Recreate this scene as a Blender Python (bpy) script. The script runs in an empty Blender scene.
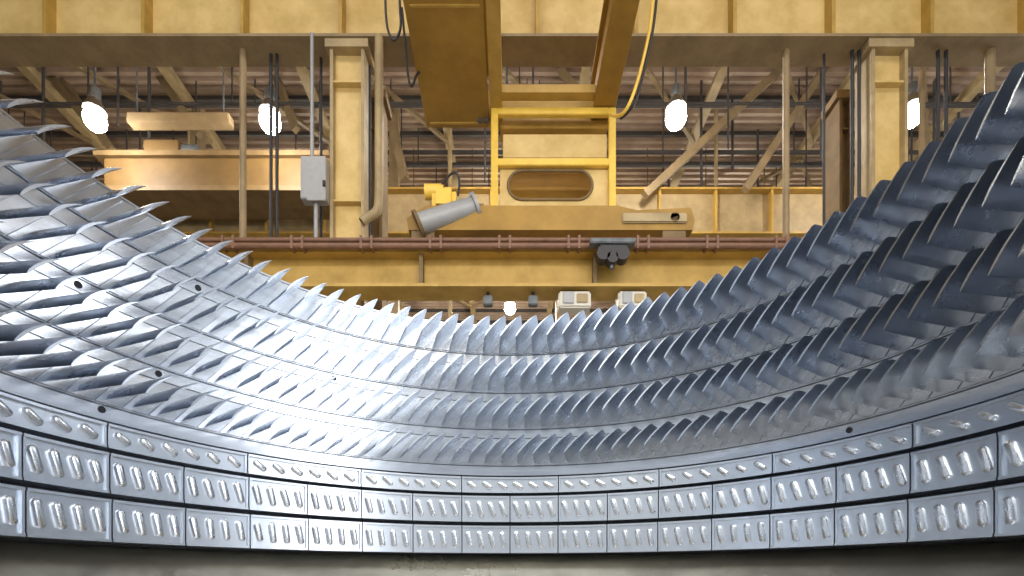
import bpy, bmesh, math, random
from mathutils import Vector, Matrix
random.seed(4)
sc=bpy.context.scene
sc.view_settings.view_transform='Standard'
try: sc.view_settings.look='None'
except: pass
sc.view_settings.exposure=0.0

# ------------------------------------------------------------ materials
def mat(name,col,rough=0.5,metal=0.0,noise=0.0,nscale=3.0,bump=0.0,col2=None,stretch=(1,1,1),aniso=0,emis=None,es=0):
    m=bpy.data.materials.new(name); m.use_nodes=True
    nt=m.node_tree; b=nt.nodes['Principled BSDF']
    b.inputs['Base Color'].default_value=(*col,1)
    b.inputs['Roughness'].default_value=rough
    b.inputs['Metallic'].default_value=metal
    if emis:
        b.inputs['Emission Color'].default_value=(*emis,1); b.inputs['Emission Strength'].default_value=es
    if aniso:
        b.inputs['Anisotropic'].default_value=aniso
        tg=nt.nodes.new('ShaderNodeTangent'); tg.direction_type='RADIAL'; tg.axis='Z'
        nt.links.new(tg.outputs[0],b.inputs['Tangent'])
    if noise>0 or bump>0:
        tc=nt.nodes.new('ShaderNodeTexCoord'); mp=nt.nodes.new('ShaderNodeMapping')
        mp.inputs['Scale'].default_value=stretch
        nz=nt.nodes.new('ShaderNodeTexNoise'); nz.inputs['Scale'].default_value=nscale
        nz.inputs['Detail'].default_value=6; nz.inputs['Roughness'].default_value=0.65
        nt.links.new(tc.outputs['Object'],mp.inputs[0]); nt.links.new(mp.outputs[0],nz.inputs['Vector'])
        if noise>0:
            mx=nt.nodes.new('ShaderNodeMix'); mx.data_type='RGBA'
            c2=col2 if col2 else tuple(c*(1-noise) for c in col)
            mx.inputs[6].default_value=(*c2,1); mx.inputs[7].default_value=(*col,1)
            rp=nt.nodes.new('ShaderNodeValToRGB'); rp.color_ramp.elements[0].position=.35; rp.color_ramp.elements[1].position=.62
            nt.links.new(nz.outputs['Fac'],rp.inputs[0]); nt.links.new(rp.outputs[0],mx.inputs[0])
            nt.links.new(mx.outputs[2],b.inputs['Base Color'])
            mr=nt.nodes.new('ShaderNodeMapRange'); mr.inputs[3].default_value=rough+.1; mr.inputs[4].default_value=max(.03,rough-.07)
            nt.links.new(nz.outputs['Fac'],mr.inputs[0]); nt.links.new(mr.outputs[0],b.inputs['Roughness'])
        if bump>0:
            bp=nt.nodes.new('ShaderNodeBump'); bp.inputs['Strength'].default_value=bump; bp.inputs['Distance'].default_value=.01
            nt.links.new(nz.outputs['Fac'],bp.inputs['Height']); nt.links.new(bp.outputs[0],b.inputs['Normal'])
    return m
M_wall=mat('machined_steel',(.70,.74,.81),.2,1,.22,2.5,0.0,stretch=(1,1,9),aniso=.75)
M_groove=mat('groove_steel',(.25,.27,.3),.4,1)
M_blade=mat('blade_steel',(.56,.62,.72),.27,1,.18,9)
M_seg=mat('seal_aluminium',(.76,.82,.91),.30,1,.12,10,.05)
M_pad=mat('pad_metal',(.82,.85,.9),.25,1,.08,20,.08)
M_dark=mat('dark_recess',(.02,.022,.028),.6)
M_low=mat('polished_dark_steel',(.42,.40,.34),.28,1,.4,1.2)
M_iron=mat('cast_iron',(.16,.18,.2),.6,.5,.3,5)
M_cream=mat('cream_paint',(.70,.52,.22),.5,0,.3,.9,col2=(.52,.36,.12))
M_gold=mat('gold_paint',(.50,.32,.075),.5,0,.3,1.4,col2=(.37,.23,.045))
M_brown=mat('brown_steel',(.20,.13,.055),.6,0,.3,1.5)
M_yel=mat('safety_yellow',(.84,.57,.09),.4,0,.12,3)
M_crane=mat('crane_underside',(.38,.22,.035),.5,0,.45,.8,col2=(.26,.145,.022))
M_crane2=mat('distant_crane_paint',(.17,.10,.03),.6,0,.3,.8)
M_rust=mat('rust_pipe',(.20,.10,.06),.5,0,.3,4)
M_deck=mat('roof_deck',(.42,.32,.24),.55,0,.3,.5,col2=(.30,.215,.16))
M_purl=mat('purlin_dark',(.06,.055,.055),.6,0,.2,2)
M_tan=mat('tan_steel',(.42,.32,.17),.5,0,.3,1.5)
M_tan2=mat('brace_steel',(.30,.22,.12),.5,0,.3,1.5)
M_grey=mat('grey_enamel',(.33,.34,.36),.4,.1,.1,5)
M_white=mat('white_enamel',(.6,.58,.52),.4)
M_black=mat('black_rubber',(.02,.02,.025),.5)
M_conc=mat('concrete',(.36,.34,.31),.45,0,.2,1.1)
M_bulb=mat('lamp_bulb',(1,1,1),.5,emis=(1,.95,.9),es=90)
M_refl=mat('lamp_reflector',(.25,.23,.2),.3,.6)

# ------------------------------------------------------------ helpers
def link(o,parent=None):
    sc.collection.objects.link(o)
    if parent: o.parent=parent
    return o
def empty(name):
    e=bpy.data.objects.new(name,None); e.empty_display_size=.2; return link(e)
def meshobj(name,bm,m,parent=None,smooth=False,ang=.6):
    me=bpy.data.meshes.new(name); bmesh.ops.recalc_face_normals(bm,faces=bm.faces[:]); bm.to_mesh(me); bm.free()
    if isinstance(m,(list,tuple)):
        for k in m: me.materials.append(k)
    else: me.materials.append(m)
    if smooth:
        me.shade_smooth(); me.set_sharp_from_angle(angle=ang)
    return link(bpy.data.objects.new(name,me),parent)
def addbox(bm,x0,x1,y0,y1,z0,z1,mi=0):
    v=[bm.verts.new(p) for p in [(x0,y0,z0),(x1,y0,z0),(x1,y1,z0),(x0,y1,z0),(x0,y0,z1),(x1,y0,z1),(x1,y1,z1),(x0,y1,z1)]]
    for f in [(0,3,2,1),(4,5,6,7),(0,1,5,4),(1,2,6,5),(2,3,7,6),(3,0,4,7)]:
        bm.faces.new([v[i] for i in f]).material_index=mi
def box(name,x0,x1,y0,y1,z0,z1,m,parent=None,bev=0):
    bm=bmesh.new(); addbox(bm,min(x0,x1),max(x0,x1),y0,y1,min(z0,z1),max(z0,z1))
    if bev: bmesh.ops.bevel(bm,geom=bm.edges[:],offset=bev,segments=2,affect='EDGES')
    return meshobj(name,bm,m,parent)
def addcyl(bm,p,q,r,n=12,r2=None,mi=0):
    p=Vector(p);q=Vector(q);d=(q-p); L=d.length
    rot=d.to_track_quat('Z','Y').to_matrix().to_4x4()
    res=bmesh.ops.create_cone(bm,cap_ends=True,segments=n,radius1=r,radius2=r if r2 is None else r2,depth=L,matrix=Matrix.Translation((p+q)/2)@rot)
    for v in res['verts']:
        for f in v.link_faces: f.material_index=mi
def cyl(name,p,q,r,m,parent=None,n=16,r2=None):
    bm=bmesh.new(); addcyl(bm,p,q,r,n,r2); return meshobj(name,bm,m,parent,True)
def beam(bm,p,q,w,h):
    p=Vector(p);q=Vector(q);d=(q-p).normalized(); up=Vector((0,0,1)); s=d.cross(up)
    if s.length<.01: s=Vector((1,0,0))
    s.normalize(); u=s.cross(d).normalized(); s*=w/2;u*=h/2
    a=[bm.verts.new(p+i*s+j*u) for i,j in((-1,-1),(1,-1),(1,1),(-1,1))]
    b=[bm.verts.new(q+i*s+j*u) for i,j in((-1,-1),(1,-1),(1,1),(-1,1))]
    bm.faces.new(a);bm.faces.new(b[::-1])
    for i in range(4): bm.faces.new([a[i],a[(i+1)%4],b[(i+1)%4],b[i]])
def hose(name,pts,r,m,parent=None):
    cu=bpy.data.curves.new(name,'CURVE'); cu.dimensions='3D'; cu.bevel_depth=r; cu.bevel_resolution=3
    s=cu.splines.new('NURBS'); s.points.add(len(pts)-1)
    for i,p in enumerate(pts): s.points[i].co=(*p,1)
    s.use_endpoint_u=True; s.order_u=3
    cu.materials.append(m); return link(bpy.data.objects.new(name,cu),parent)

CZ=1.6; F=510.0
def wx(x,Y): return (x-510)*Y/F
def wz(y,Y): return CZ+(573-y)*Y/F

# ============================================================ TURBINE CASING
CY=1.305; R=1.5
casing=empty('turbine_casing_half')
def P(r,ph,z): return (r*math.sin(ph),CY+r*math.cos(ph),CZ+z)
PH=math.radians(96)
def revolve(name,prof,p0,p1,n,m,mi=None,parent=casing):
    bm=bmesh.new(); rows=[]
    for i in range(n+1):
        ph=p0+(p1-p0)*i/n
        rows.append([bm.verts.new(P(r,ph,z)) for r,z in prof])
    k=len(prof)
    for i in range(n):
        for j in range(k):
            f=bm.faces.new([rows[i][j],rows[i][(j+1)%k],rows[i+1][(j+1)%k],rows[i+1][j]])
            if mi: f.material_index=mi[j]
    bm.faces.new(rows[0]); bm.faces.new(rows[-1][::-1])
    return meshobj(name,bm,m,parent,True,.3)
rowz=[1.275,1.065,.865,.665]
prof=[(1.5,1.36)]; mi=[]
def add(r,z,idx):
    prof.append((r,z)); mi.append(idx)
for zc in rowz:
    for e in (.074,-.078):
        z=zc+e
        add(1.5,z+.003,0); add(1.504,z+.002,3); add(1.504,z-.002,3); add(1.5,z-.003,3)
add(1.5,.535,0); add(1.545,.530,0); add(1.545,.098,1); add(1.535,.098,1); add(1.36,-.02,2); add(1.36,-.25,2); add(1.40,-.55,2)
add(1.80,-.55,2); add(1.80,-.45,2); add(1.68,-.42,2); add(1.68,1.25,2); add(1.78,1.25,2); add(1.78,1.36,2); mi.append(0)
revolve('casing_shell',prof,-PH,PH,256,[M_wall,M_dark,M_low,M_groove],mi)

def vane_rows():
    xs=[0,.04,.14,.32,.55,.8,1.0]
    def th(u): return 5*.075*(.2969*math.sqrt(u)-.126*u-.3516*u*u+.2843*u**3-.1015*u**4)
    for ri,zc in enumerate(rowz):
        bm=bmesh.new()
        pitch=.0605; n=int(PH*.99/pitch)
        off=[0,.02,.035,.01][ri]
        for k in range(-n,n+1):
            ph0=k*pitch+off
            if abs(ph0)>PH-.04: continue
            L=[.19,.2,.2,.2][ri]; c0=.174
            S=8; loops=[]
            for si in range(S):
                s=[0,.2,.4,.6,.8,.92,.98,1][si]; r=1.503-L*s
                c=c0*(1-.05*s); st=math.radians(46+ri*1.5)
                trim=[0,0,0,0,0,.015,.04,.08][si]
                lp=[]
                pts=[(u,th(u)) for u in xs]+[(u,-th(u)) for u in xs[-2:0:-1]]
                for u,t in pts:
                    cam=.22*u*(1-u)
                    uu=u*(1-trim)
                    cu=(uu-.5)*c; cv=(cam-.03+t*(1-.3*s))*c
                    tt=cu*math.sin(st)-cv*math.cos(st); zz=cu*math.cos(st)+cv*math.sin(st)
                    lp.append(bm.verts.new(P(r,ph0+tt/1.45,zc+zz)))
                loops.append(lp)
            m_=len(loops[0])
            for a,b in zip(loops,loops[1:]):
                for j in range(m_): bm.faces.new([a[j],a[(j+1)%m_],b[(j+1)%m_],b[j]])
            bm.faces.new(loops[-1])
            st=math.radians(46); hz=.071; sh=hz*math.tan(st)*.8; hw=pitch*1.5/2*.955
            q=[(-hw-sh,-hz),(hw-sh,-hz),(hw+sh,hz),(-hw+sh,hz)]
            lo=[bm.verts.new(P(1.502,ph0+a/1.5,zc+b)) for a,b in q]; hi=[bm.verts.new(P(1.494,ph0+a*.97/1.5,zc+b*.985)) for a,b in q]
            bm.faces.new(hi).material_index=1
            for j in range(4): bm.faces.new([lo[j],lo[(j+1)%4],hi[(j+1)%4],hi[j]]).material_index=1
        meshobj('vane_row_%d'%(ri+1),bm,[M_blade,M_wall],casing,True,.5)
vane_rows()

D=.178
def seg_ring(name,z0,z1,dphi,phase,npad,rin,slant,ph_h,w=.016):
    bm=bmesh.new()
    def arc(a,b,r0,r1,za,zb,n,mi=0):
        rows=[]
        for i in range(n+1):
            ph=a+(b-a)*i/n
            rows.append([bm.verts.new(P(r,ph,z)) for r,z in((r0,za),(r0,zb),(r1,zb),(r1,za))])
        for i in range(n):
            for j in range(4):
                bm.faces.new([rows[i][j],rows[i][(j+1)%4],rows[i+1][(j+1)%4],rows[i+1][j]]).material_index=mi
        bm.faces.new(rows[0]).material_index=mi; bm.faces.new(rows[-1][::-1]).material_index=mi
    k=-14
    while k<15:
        a=k*dphi+phase+.0018; b=(k+1)*dphi+phase-.0018; k+=1
        if a<-PH or b>PH: continue
        arc(a,b,rin,1.544,z0,z1,6)
        lip=.009
        arc(a,b,rin-.012,rin+.002,z1-lip,z1,6); arc(a,b,rin-.012,rin+.002,z0,z0+lip,6)
        arc(a,a+.0055,rin-.009,rin+.002,z0+lip,z1-lip,1); arc(b-.0055,b,rin-.009,rin+.002,z0+lip,z1-lip,1)
        zc=(z0+z1)/2
        for q in range(npad):
            pc=a+(b-a)*(q+.5+.04*(npad/2-q-.5))/npad
            h=ph_h/2*random.uniform(.93,1.04); sl=slant+random.uniform(-.06,.06)
            lev=[(1.0,0.0),(1.0,.006),(.8,.012),(.4,.0145)]
            loops=[]
            for sc_,d in lev:
                lp=[]
                for i in range(16):
                    t=2*math.pi*i/16
                    cx=math.cos(t)*w*sc_; cz=math.sin(t)*w*sc_+(h-w)*(1 if math.sin(t)>=0 else -1)*(.92+.08*sc_)
                    tx=cx*math.cos(sl)+cz*math.sin(sl); tz=-cx*math.sin(sl)+cz*math.cos(sl)
                    lp.append(bm.verts.new(P(rin-d,pc+tx/rin,zc+tz)))
                loops.append(lp)
            for A,B in zip(loops,loops[1:]):
                for j in range(16): bm.faces.new([A[j],A[(j+1)%16],B[(j+1)%16],B[j]]).material_index=1
            bm.faces.new(loops[-1]).material_index=1
    meshobj(name,bm,[M_seg,M_pad],casing,True,.5)
seg_ring('seal_ring_upper',.437,.523,2*D,D,6,1.49,-.95,.062,.013)
seg_ring('seal_ring_middle',.277,.418,D,0,4,1.478,-.28,.088,.0145)
seg_ring('seal_ring_lower',.108,.255,D,0,4,1.466,-.18,.092,.0145)

bm=bmesh.new()
for ph,z in[(-1.02,1.168),(-.62,.965),(-1.12,.765),(-1.3,.965),(1.12,.765),(1.09,.56),(1.16,.965),(-1.25,.57),(.8,1.168)]:
    a=P(1.497,ph,z); b=P(1.53,ph,z); addcyl(bm,a,b,.012,14)
meshobj('borescope_ports',bm,M_dark,casing)
bm=bmesh.new()
for i in range(-3,4):
    ph=i*.5; x,y,_=P(1.63,ph,0)
    addbox(bm,x-.12,x+.12,y-.12,y+.12,0.03,CZ-.55); addbox(bm,x-.2,x+.2,y-.2,y+.2,0,.04)
meshobj('support_stand',bm,M_iron,casing)

# ============================================================ HALL
bm=bmesh.new(); addbox(bm,-32,32,-14,48,-.3,0); meshobj('floor',bm,M_conc)
bm=bmesh.new(); pz=23.6; pr=[]; y=-8.0
while y<47.5:
    pr+= [(y,pz),(y+.16,pz),(y+.20,pz+.16),(y+.36,pz+.16)]; y+=.40
pr.append((y,pz))
L_=[bm.verts.new((-32,a,b)) for a,b in pr]; R_=[bm.verts.new((32,a,b)) for a,b in pr]
for i in range(len(pr)-1): bm.faces.new([L_[i],R_[i],R_[i+1],L_[i+1]])
meshobj('ceiling',bm,M_deck)
bm=bmesh.new(); addbox(bm,-32,32,47.5,47.8,0,24); meshobj('wall_back',bm,M_tan)
bm=bmesh.new(); addbox(bm,-32.3,-32,5,48,0,24); meshobj('wall_left',bm,M_tan)
bm=bmesh.new(); addbox(bm,32,32.3,5,48,0,24); meshobj('wall_right',bm,M_tan)

roof=empty('roof_framing')
bm=bmesh.new(); y=6.4
while y<47:
    addbox(bm,-32,32,y-.03,y+.03,23.38,23.58); addbox(bm,-32,32,y-.07,y+.07,23.36,23.39); y+=1.9
meshobj('purlins',bm,M_purl,roof)
bm=bmesh.new()
xs_=(-26,-20.5,-14.6,-8.8,-3,3.2,9,14.8,20.5,26)
for x in xs_:
    addbox(bm,x-.06,x+.06,0,47,22.85,23.36); addbox(bm,x-.2,x+.2,0,47,22.8,22.86)
meshobj('rafters',bm,M_tan,roof)
bm=bmesh.new()
for i in range(len(xs_)-1):
    for yy in (18.5,26,34):
        if (i+yy)%2: beam(bm,(xs_[i],yy,22.7),(xs_[i+1],yy+6.5,22.7),.16,.16)
        else: beam(bm,(xs_[i+1],yy,22.7),(xs_[i],yy+6.5,22.7),.16,.16)
meshobj('wind_bracing',bm,M_tan2,roof)
bm=bmesh.new()
for yy,zz,s in ((19.2,21.5,.07),(20.2,21.9,.12),(21.3,21.2,.08),(22.5,22.2,.1),(23.4,20.9,.12),(25,21.6,.14),(27,20.4,.1),(30,21,.2)):
    beam(bm,(-32,yy,zz),(32,yy,zz),s,s)
    for x in range(-30,31,6): beam(bm,(x+yy*.3,yy,zz),(x+yy*.3,yy,23.4),.05,.05)
meshobj('sprinkler_and_bus_lines',bm,M_purl,roof)
bm=bmesh.new()
for a,b in (((55,70),(112,150)),((40,62),(95,130)),((270,60),(296,130)),((385,95),(405,180)),((645,195),(782,68)),((745,190),(826,66)),((150,62),(200,135)),((600,120),(560,70))):
    beam(bm,(wx(a[0],23),23,wz(a[1],23)) if a[1]<100 else (wx(a[0],21.4),21.4,wz(a[1],21.4)),(wx(b[0],22.3),22.3,wz(b[1],22.3)),.24,.3)
meshobj('knee_braces',bm,M_tan2,roof)
bm=bmesh.new()
for i in range(46):
    x=random.uniform(-24,24); yy=random.choice((20.2,21.3,22.5,23.4,25,27)); zb=random.choice((17.2,18,18.6,19.4,20.2))
    r=random.choice((.03,.04,.06)); addcyl(bm,(x,yy+.1,zb),(x,yy+.1,23.4),r,8)
meshobj('drop_conduits',bm,M_purl,roof)
e=empty('ventilation_duct')
cyl('duct',(-30,26.2,20.0),(30,26.2,20.0),.35,M_tan,e,20)
bm=bmesh.new()
for x in range(-29,30,3): addcyl(bm,(x,26.2,20.0),(x+.12,26.2,20.0),.4,20); beam(bm,(x+.06,26.2,20.3),(x+.06,26.2,23.4),.05,.05)
meshobj('duct_bands',bm,M_brown,e)

def plate_girder(name,Y0,Y1,zb,zt,x0,x1,step,mweb,mfl,ms,phase=0):
    e=empty(name); Yc=(Y0+Y1)/2
    box('web',x0,x1,Yc-.04,Yc+.04,zb,zt,mweb,e)
    bm=bmesh.new(); addbox(bm,x0,x1,Y0,Y1,zb-.08,zb); addbox(bm,x0,x1,Y0,Y1,zt,zt+.08)
    meshobj('flanges',bm,mfl,e)
    bm=bmesh.new(); x=x0+phase
    while x<x1:
        addbox(bm,x-.05,x+.05,Y0+.05,Yc-.04,zb,zt); addbox(bm,x-.05,x+.05,Yc+.04,Y1-.05,zb,zt); x+=step
    meshobj('stiffeners',bm,ms,e); return e
plate_girder('upper_plate_girder',14.0,14.85,16.42,19.3,-22,22,2.72,M_cream,M_tan2,M_gold,phase=1.0)
plate_girder('far_runway_girder',21.7,22.4,wz(236,22),wz(194,22),-30,30,2.4,M_tan,M_gold,M_gold,phase=.4)
plate_girder('lower_plate_girder',13.1,13.8,wz(283,13.1),wz(252,13.1),-18,18,4.5,M_gold,M_gold,M_brown,phase=2.2)

def column(px,w,Y,m,mw):
    e=empty('steel_column'); x=wx(px,Y)
    bm=bmesh.new(); addbox(bm,x-w/2,x-w/2+.09,Y,Y+.7,0,16.33); addbox(bm,x+w/2-.09,x+w/2,Y,Y+.7,0,16.33)
    meshobj('flanges',bm,m,e)
    bm=bmesh.new(); addbox(bm,x-w/2+.09,x+w/2-.09,Y+.2,Y+.28,0,16.33)
    z=2
    while z<16: addbox(bm,x-w/2+.09,x+w/2-.09,Y+.03,Y+.2,z,z+.05); z+=3.3
    meshobj('web',bm,mw,e)
    bm=bmesh.new(); addbox(bm,x-w/2-.12,x+w/2+.12,Y-.06,Y+.74,16.1,16.335); meshobj('cap_plate',bm,m,e)
    return e
column(347,.95,14.1,M_tan,M_cream); column(890,1.0,14.1,M_tan,M_cream)
column(375,.45,15.6,M_brown,M_brown); column(846,.4,15.6,M_brown,M_brown)
for X in (-26,26):
    e=empty('steel_column'); box('shaft',X-.4,X+.4,21.75,22.35,0,14,M_gold,e)
for px in (395,560,830,200):
    X=wx(px,23.2); e=empty('steel_column'); box('shaft',X-.2,X+.2,22.9,23.3,0,22.7,M_tan2,e)
def riser(px,Y,r,m,z0=0,z1=16.335,name='riser_pipe'):
    x=wx(px,Y); return cyl(name,(x,Y,z0),(x,Y,z1),r,m,n=10)
riser(243,14.4,.09,M_tan2); riser(786,14.4,.09,M_tan2); riser(990,14.4,.12,M_tan2)
riser(271,14.5,.045,M_black);riser(277,14.5,.045,M_black); riser(824,14.5,.035,M_black)
riser(852,14.4,.05,M_black);riser(859,14.4,.05,M_black);riser(866,14.4,.04,M_tan2)
riser(938,14.4,.05,M_black);riser(946,14.4,.05,M_black);riser(922,15,.08,M_tan2)
riser(321,14.6,.04,M_black);riser(369,14.6,.06,M_black)
riser(450,23,.10,M_tan,0,22.4);riser(716,23,.08,M_tan,0,22.4);riser(190,23,.1,M_tan,0,22.4)

e=empty('electrical_cabinet')
box('box',wx(304,14.0),wx(329,14.0),13.75,14.05,wz(205,14),wz(163,14),M_grey,e,.02)
box('door',wx(307,13.75),wx(326,13.75),13.72,13.76,wz(201,13.75),wz(167,13.75),M_grey,e,.01)
cyl('door_handle',(wx(324,13.7),13.7,wz(186,13.7)),(wx(324,13.7),13.7,wz(181,13.7)),.04,M_black,e)
cyl('conduit_upper',(wx(312,13.9),13.9,wz(163,14)),(wx(312,13.9),13.9,16.3),.05,M_grey,e)
cyl('conduit_lower',(wx(316,13.9),13.9,0),(wx(316,13.9),13.9,wz(205,14)),.06,M_grey,e)
hose('drain_pipe',[(wx(379,14),14,16.3),(wx(379,14),14,wz(150,14)),(wx(379,14),14,wz(200,14)),(wx(377,14),14,wz(213,14)),(wx(366,14),14,wz(218,14)),(wx(362,14),14,wz(222,14))],.12,M_tan)

e=empty('conductor_rail_pipes')
for i,(yy,r) in enumerate(((240,.055),(246,.075))):
    cyl('pipe_%d'%(i+1),(-18,12.95,wz(yy,12.95)),(18,12.95,wz(yy,12.95)),r,M_rust,e)
bm=bmesh.new(); x=-17.5
while x<18:
    addbox(bm,x-.03,x+.03,12.87,13.09,wz(250,12.95),wz(237,12.95)); x+=1.75
    addbox(bm,x-.3,x-.24,12.87,13.09,wz(250,12.95),wz(237,12.95))
meshobj('pipe_clamps',bm,M_rust,e)

# ============================================================ CRANE
crane=empty('overhead_crane')
H=13.0+CZ
def crane_girder(name,x0,x1,zh):
    bm=bmesh.new(); addbox(bm,x0,x1,1.5,14.9,H,H+.06)
    addbox(bm,x0+.12,x0+.2,1.5,14.9,H+.06,H+zh); addbox(bm,x1-.2,x1-.12,1.5,14.9,H+.06,H+zh)
    addbox(bm,x0,x1,1.5,14.9,H+zh,H+zh+.06); addbox(bm,x0+.12,x1-.12,14.8,14.88,H+.06,H+zh)
    bmesh.ops.bevel(bm,geom=bm.edges[:],offset=.01,segments=1,affect='EDGES')
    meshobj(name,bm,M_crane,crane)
crane_girder('main_girder',-2.43,-.6,1.5)
crane_girder('side_girder',2.33,2.95,1.2)
box('girder_side_rail',-.55,-.22,1.5,14.9,H-.05,H+.5,M_gold,crane)
bm=bmesh.new(); y=2.5
while y<14.9: addbox(bm,-2.3,-.7,y,y+.05,H-.035,H); y+=3.05
meshobj('splice_bars',bm,M_gold,crane)
bm=bmesh.new()
for px in (480,486,492):
    X=wx(px,14.6); addcyl(bm,(X,14.6,H-.1),(X,14.6,H+.02),.06,8)
meshobj('bolts',bm,M_iron,crane)
box('end_tie',-2.4,2.95,14.9,15.1,H+.2,H+1.1,M_gold,crane)
box('walkway_channel',-.22,2.33,13.9,14.15,H+.1,H+.32,M_gold,crane)

Yf=14.2
cage=empty('crane_maintenance_cage')
def fb(n,x0,x1,y0,y1,Y=Yf,d=.14,m=M_yel): return box(n,wx(x0,Y),wx(x1,Y),Y,Y+d,wz(y1,Y),wz(y0,Y),m,cage,.015)
fb('post_1',491,498,107,239); fb('post_2',609,616,107,239)
fb('rail_top',498,609,107,114); fb('rail_mid',498,609,158,165); fb('rail_bottom',498,609,233,239)
fb('deck_panel_upper',503,607,134,158,14.34,.1,M_cream)
fb('beam_upper',500,608,120,128,14.6,.5,M_gold)
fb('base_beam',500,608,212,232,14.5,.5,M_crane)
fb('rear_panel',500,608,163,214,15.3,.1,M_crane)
for i,px in enumerate((494,612)):
    X=wx(px,Yf); box('side_rail_%d'%(i+1),X-.08,X+.08,Yf+.1,15.6,wz(165,Yf),wz(158,Yf),M_yel,cage); box('side_rail_low_%d'%(i+1),X-.08,X+.08,Yf+.1,15.6,wz(239,Yf),wz(234,Yf),M_yel,cage)
    box('rear_post_%d'%(i+1),X-.08,X+.08,15.5,15.64,wz(239,Yf),H-.02,M_yel,cage)
cu=bpy.data.curves.new('slotted_panel','CURVE'); cu.dimensions='2D'; cu.fill_mode='BOTH'; cu.extrude=.04
Yp=14.4
def spl(pts):
    s=cu.splines.new('POLY'); s.points.add(len(pts)-1)
    for i,p in enumerate(pts): s.points[i].co=(p[0],p[1],0,1)
    s.use_cyclic_u=True
ax0,ax1,az0,az1=wx(500,Yp),wx(608,Yp),wz(214,Yp),wz(163,Yp)
spl([(ax0,az0),(ax1,az0),(ax1,az1),(ax0,az1)])
cxm=(wx(508,Yp)+wx(592,Yp))/2; hw=wx(592,Yp)-cxm; cz=(wz(172,Yp)+wz(201,Yp))/2; hr=wz(172,Yp)-cz
st=[]
for i in range(25):
    t=-math.pi/2+math.pi*i/24; st.append((cxm+hw-hr+hr*math.cos(t),cz+hr*math.sin(t)))
for i in range(25):
    t=math.pi/2+math.pi*i/24; st.append((cxm-hw+hr+hr*math.cos(t),cz+hr*math.sin(t)))
spl(st); cu.materials.append(M_cream)
o=link(bpy.data.objects.new('slotted_panel',cu),cage); o.rotation_euler=(math.pi/2,0,0); o.location=(0,Yp,0)
cr=bpy.data.curves.new('slot_rim','CURVE'); cr.dimensions='3D'; cr.bevel_depth=.04
s=cr.splines.new('POLY'); s.points.add(len(st)-1)
for i,p in enumerate(st): s.points[i].co=(p[0],Yp-.05,p[1],1)
s.use_cyclic_u=True; cr.materials.append(M_brown); link(bpy.data.objects.new('slot_rim',cr),cage)

tr=empty('hoist_trolley')
Yt=13.45
zrail=wz(252,13.1)+.09
bm=bmesh.new(); x0,x1=wx(408,Yt),wx(692,Yt); zt_=wz(211,Yt); zb_=wz(235,Yt)
pts=[(x0+.05,zb_),(x1-.05,zb_),(x1,zb_+.25),(x1-.1,zt_-.05),(x1-1.5,zt_-.12),(x1-2.0,zt_),(x0+.5,zt_),(x0,zb_+.3)]
A=[bm.verts.new((a,Yt-.2,b)) for a,b in pts]; B=[bm.verts.new((a,Yt+.25,b)) for a,b in pts]
bm.faces.new(A); bm.faces.new(B[::-1])
for i in range(len(pts)): bm.faces.new([A[i],A[(i+1)%8],B[(i+1)%8],B[i]])
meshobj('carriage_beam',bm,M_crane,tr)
bm=bmesh.new()
for px in (424,475,672):
    X=wx(px,Yt); addcyl(bm,(X,Yt-.1,zrail+.2),(X,Yt+.15,zrail+.2),.2,24)
meshobj('wheels',bm,M_iron,tr,True)
bm=bmesh.new()
for px in (424,672):
    X=wx(px,Yt); addbox(bm,X-.3,X+.3,Yt-.18,Yt-.12,zrail+.1,zb_+.1); addcyl(bm,(X,Yt-.26,zb_+.3),(X,Yt-.18,zb_+.3),.12,16)
meshobj('axle_boxes',bm,M_brown,tr)
box('carriage_plate',wx(620,Yt),wx(684,Yt),Yt-.26,Yt-.2,wz(229,Yt),wz(219,Yt),M_tan,tr,.03)
cyl('winch_drum',(wx(418,13),13.2,wz(219,13)),(wx(474,13),13.4,wz(196,13)),.26,M_grey,tr,24)
cyl('drum_flange_1',(wx(416,13),13.2,wz(220,13)),(wx(419,13),13.2,wz(218.6,13)),.34,M_brown,tr,24)
cyl('drum_flange_2',(wx(473,13),13.4,wz(196.4,13)),(wx(476,13),13.4,wz(195,13)),.34,M_grey,tr,24)
box('gear_housing',wx(432,13.5),wx(456,13.5),13.35,13.75,wz(212,13.5),wz(188,13.5),M_yel,tr,.12)
cyl('brake_motor',(wx(425,13.6),13.6,wz(192,13.6)),(wx(444,13.6),13.6,wz(192,13.6)),.18,M_yel,tr,20)
hose('motor_cable',[(wx(440,13.5),13.5,wz(188,13.5)),(wx(452,13.5),13.3,wz(176,13.5)),(wx(462,13.5),13.3,wz(182,13.5)),(wx(458,13.5),13.5,wz(196,13.5))],.03,M_black,tr)
box('drum_stand',wx(440,13.5),wx(484,13.5),13.3,13.6,wz(216,13.5),wz(209,13.5),M_brown,tr)

hb=empty('cable_pulley_block')
box('top_plate',wx(590,12.7),wx(635,12.7),12.6,12.86,wz(245,12.7),wz(240,12.7),M_iron,hb,.02)
box('cheek',wx(598,12.7),wx(628,12.7),12.62,12.85,wz(256,12.7),wz(245,12.7),M_black,hb,.05)
bm=bmesh.new()
for px,r in((603,.17),(622,.17),(612,.14)):
    X=wx(px,12.7); zz=wz(255,12.7)-(0.1 if px==612 else 0); addcyl(bm,(X,12.6,zz),(X,12.86,zz),r,20)
meshobj('sheaves',bm,M_black,hb,True)
cyl('hook_stem',(wx(612,12.7),12.74,wz(268,12.7)),(wx(612,12.7),12.74,wz(256,12.7)),.05,M_iron,hb)

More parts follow.
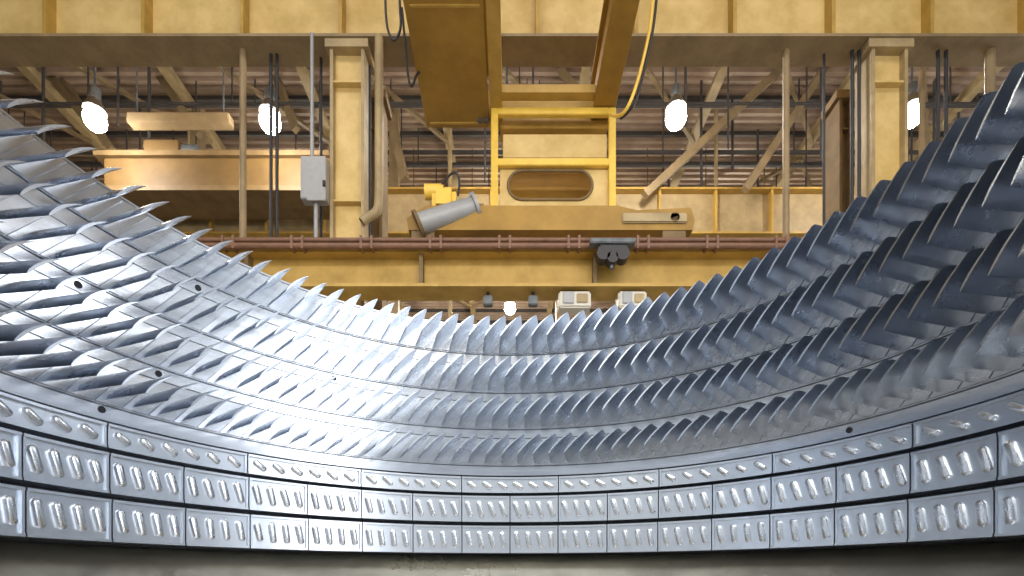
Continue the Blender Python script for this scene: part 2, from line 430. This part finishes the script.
zfl=wz(283,13.1)-.085
for px,w in((574,32),(631,28)):
    e=empty('floodlight'); X=wx(px,13.4); hw=w*13.4/F/2
    zt=wz(291,13.4)
    box('housing',X-hw,X+hw,13.2,13.6,wz(311,13.4),zt-.1,M_white,e,.04)
    box('lens_frame',X-hw*.75,X-hw*.05,13.16,13.2,wz(308,13.4),wz(296,13.4),M_grey,e,.02)
    box('vent_panel',X+hw*.1,X+hw*.8,13.17,13.2,wz(307,13.4),wz(298,13.4),M_tan,e,.02)
    cyl('hanger',(X,13.4,zt-.15),(X,13.4,zfl),.06,M_iron,e)
for px in (488,533):
    e=empty('pendant_control'); X=wx(px,13.4)
    cyl('cord',(X,13.4,wz(300,13.4)),(X,13.4,zfl),.04,M_black,e); box('case',X-.12,X+.12,13.3,13.5,wz(306,13.4),wz(297,13.4),M_iron,e,.02)

c2=empty('distant_crane'); Yb=20.0
box('box_girder',wx(104,Yb),wx(330,Yb),Yb,Yb+.9,wz(188,Yb),wz(158,Yb),M_crane2,c2,.02)
box('top_rail',wx(96,Yb),wx(330,Yb),Yb-.15,Yb+1.0,wz(158,Yb),wz(153,Yb),M_brown,c2)
box('bottom_flange',wx(104,Yb),wx(330,Yb),Yb-.15,Yb+1.5,wz(193,Yb),wz(188,Yb),M_brown,c2)
box('hoist_body',wx(142,Yb),wx(180,Yb),Yb,Yb+.7,wz(153,Yb),wz(138,Yb),M_crane2,c2,.08)
cyl('hoist_motor',(wx(180,Yb),Yb+.3,wz(146,Yb)),(wx(194,Yb),Yb+.3,wz(146,Yb)),.25,M_iron,c2)
e=empty('linear_light_fixture'); box('tray',wx(128,19),wx(230,19),18.9,19.3,wz(124,19),wz(114,19),M_tan2,e,.03)
bm=bmesh.new()
for px in(135,222): addcyl(bm,(wx(px,19),19.1,wz(115,19)),(wx(px,19),19.1,23.3),.03,8)
meshobj('hangers',bm,M_iron,e)

hose('festoon_cable',[(wx(386,12.5),12.5,H+2),(wx(384,12.5),12.5,wz(15,12.5)),(wx(392,12.5),12.5,wz(45,12.5)),(wx(402,12.5),12.5,wz(30,12.5)),(wx(399,12.5),12.5,wz(2,12.5)),(wx(400,12.5),12.5,H+2)],.03,M_black)
hose('festoon_cable',[(wx(402,13),13,H+1.4),(wx(404,13),13,wz(30,13)),(wx(407,13),13,wz(70,13)),(wx(411,13),13,wz(92,13)),(wx(417,13),13.2,wz(60,13)),(wx(420,13),13.4,H+.1)],.03,M_black)
hose('yellow_air_hose',[(wx(655,12.8),12.8,H+2),(wx(652,12.8),12.8,wz(20,12.8)),(wx(641,12.8),12.8,wz(70,12.8)),(wx(630,12.8),12.8,wz(105,12.8)),(wx(622,12.8),13.2,wz(112,13)),(wx(615,13),13.8,wz(100,13.4))],.04,M_yel)
hose('black_air_hose',[(wx(658,12.9),12.9,H+2),(wx(655,12.9),12.9,wz(25,12.9)),(wx(643,12.9),12.9,wz(75,12.9)),(wx(634,12.9),12.9,wz(110,12.9)),(wx(624,12.9),13.3,wz(108,13))],.035,M_black)

# ============================================================ LAMPS
def lamp(px,py,Y,pw=900):
    e=empty('high_bay_lamp'); X=wx(px,Y); Z=wz(py,Y)
    bm=bmesh.new(); bmesh.ops.create_uvsphere(bm,u_segments=20,v_segments=12,radius=.36,matrix=Matrix.Translation((X,Y,Z)))
    meshobj('bulb',bm,M_bulb,e,True,3)
    bm=bmesh.new(); n=24; a=[];b=[]
    for i in range(n):
        t=2*math.pi*i/n; a.append(bm.verts.new((X+.36*math.cos(t),Y+.36*math.sin(t),Z+.32))); b.append(bm.verts.new((X+.2*math.cos(t),Y+.2*math.sin(t),Z+.7)))
    for i in range(n): bm.faces.new([a[i],a[(i+1)%n],b[(i+1)%n],b[i]])
    meshobj('reflector',bm,M_refl,e,True)
    cyl('ballast',(X,Y,Z+.7),(X,Y,Z+1.1),.18,M_iron,e); cyl('stem',(X,Y,Z+1.1),(X,Y,23.3),.04,M_iron,e)
    l=bpy.data.lights.new('lamp_glow','POINT'); l.energy=pw; l.shadow_soft_size=.3; l.color=(1,.9,.74)
    o=link(bpy.data.objects.new('lamp_glow',l),e); o.location=(X,Y,Z-.7)
for px,py in((95,120),(270,122),(507,120),(676,118),(912,116)): lamp(px,py,18.3,280)
for X,Y in ((-14,34),(0,34),(14,34)): lamp(510+X*F/Y,573-17.6*F/Y,Y,2300)
def area(name,loc,target,size,energy,col):
    l=bpy.data.lights.new(name,'AREA'); l.shape='RECTANGLE'; l.size=size[0]; l.size_y=size[1]; l.energy=energy; l.color=col
    o=link(bpy.data.objects.new(name,l)); o.location=loc
    o.rotation_euler=(Vector(target)-Vector(loc)).to_track_quat('-Z','Y').to_euler(); return o
area('bay_lights_front',(0,4,22.5),(0,5,0),(24,6),2000,(1,.93,.84))
for i,(x,y_) in enumerate(((-9,-2),(-3.2,-3),(1.2,-4),(6,-3),(12,-2))):
    area('streak_light',(x,y_,15),(0,2.5,2),(1.0,1.0),420,(1,.94,.86))  # unseen lights added to put streak highlights on the casing wall
area('casing_fill_right',(10,-4,4.5),(-1,2.5,2.3),(6,7),560,(.95,.97,1))  # added fill with no real window behind it, lifts the left vane undersides
area('side_reflection_light',(31.5,15,13),(-5,8,6),(20,12),4500,(.94,.97,1))  # off-view light added so the left casing wall reflects something bright
area('hall_fill_light',(0,-9,12),(0,18,15),(22,8),2300,(1,.91,.76))  # unseen fill added behind the camera to brighten the hall

w=bpy.data.worlds.new('world'); sc.world=w; w.use_nodes=True; nt=w.node_tree; bg=nt.nodes['Background']
tc=nt.nodes.new('ShaderNodeTexCoord'); sp=nt.nodes.new('ShaderNodeSeparateXYZ'); rp=nt.nodes.new('ShaderNodeValToRGB')
nt.links.new(tc.outputs['Generated'],sp.inputs[0]); mr=nt.nodes.new('ShaderNodeMapRange'); mr.inputs[1].default_value=-1; nt.links.new(sp.outputs[2],mr.inputs[0])
nt.links.new(mr.outputs[0],rp.inputs[0]); nt.links.new(rp.outputs[0],bg.inputs[0])
e0=rp.color_ramp.elements; e0[0].position=.3; e0[0].color=(.14,.16,.19,1); e0[1].position=.75; e0[1].color=(.90,.96,1,1)
bg.inputs[1].default_value=.85

cam=bpy.data.cameras.new('camera'); cam.lens=36*F/1024; cam.sensor_width=36; cam.shift_y=(573-288)/1024; cam.shift_x=2/1024; cam.clip_start=.02
co=link(bpy.data.objects.new('camera',cam)); co.location=(0,0,CZ); co.rotation_euler=(math.pi/2,0,0)
sc.camera=co
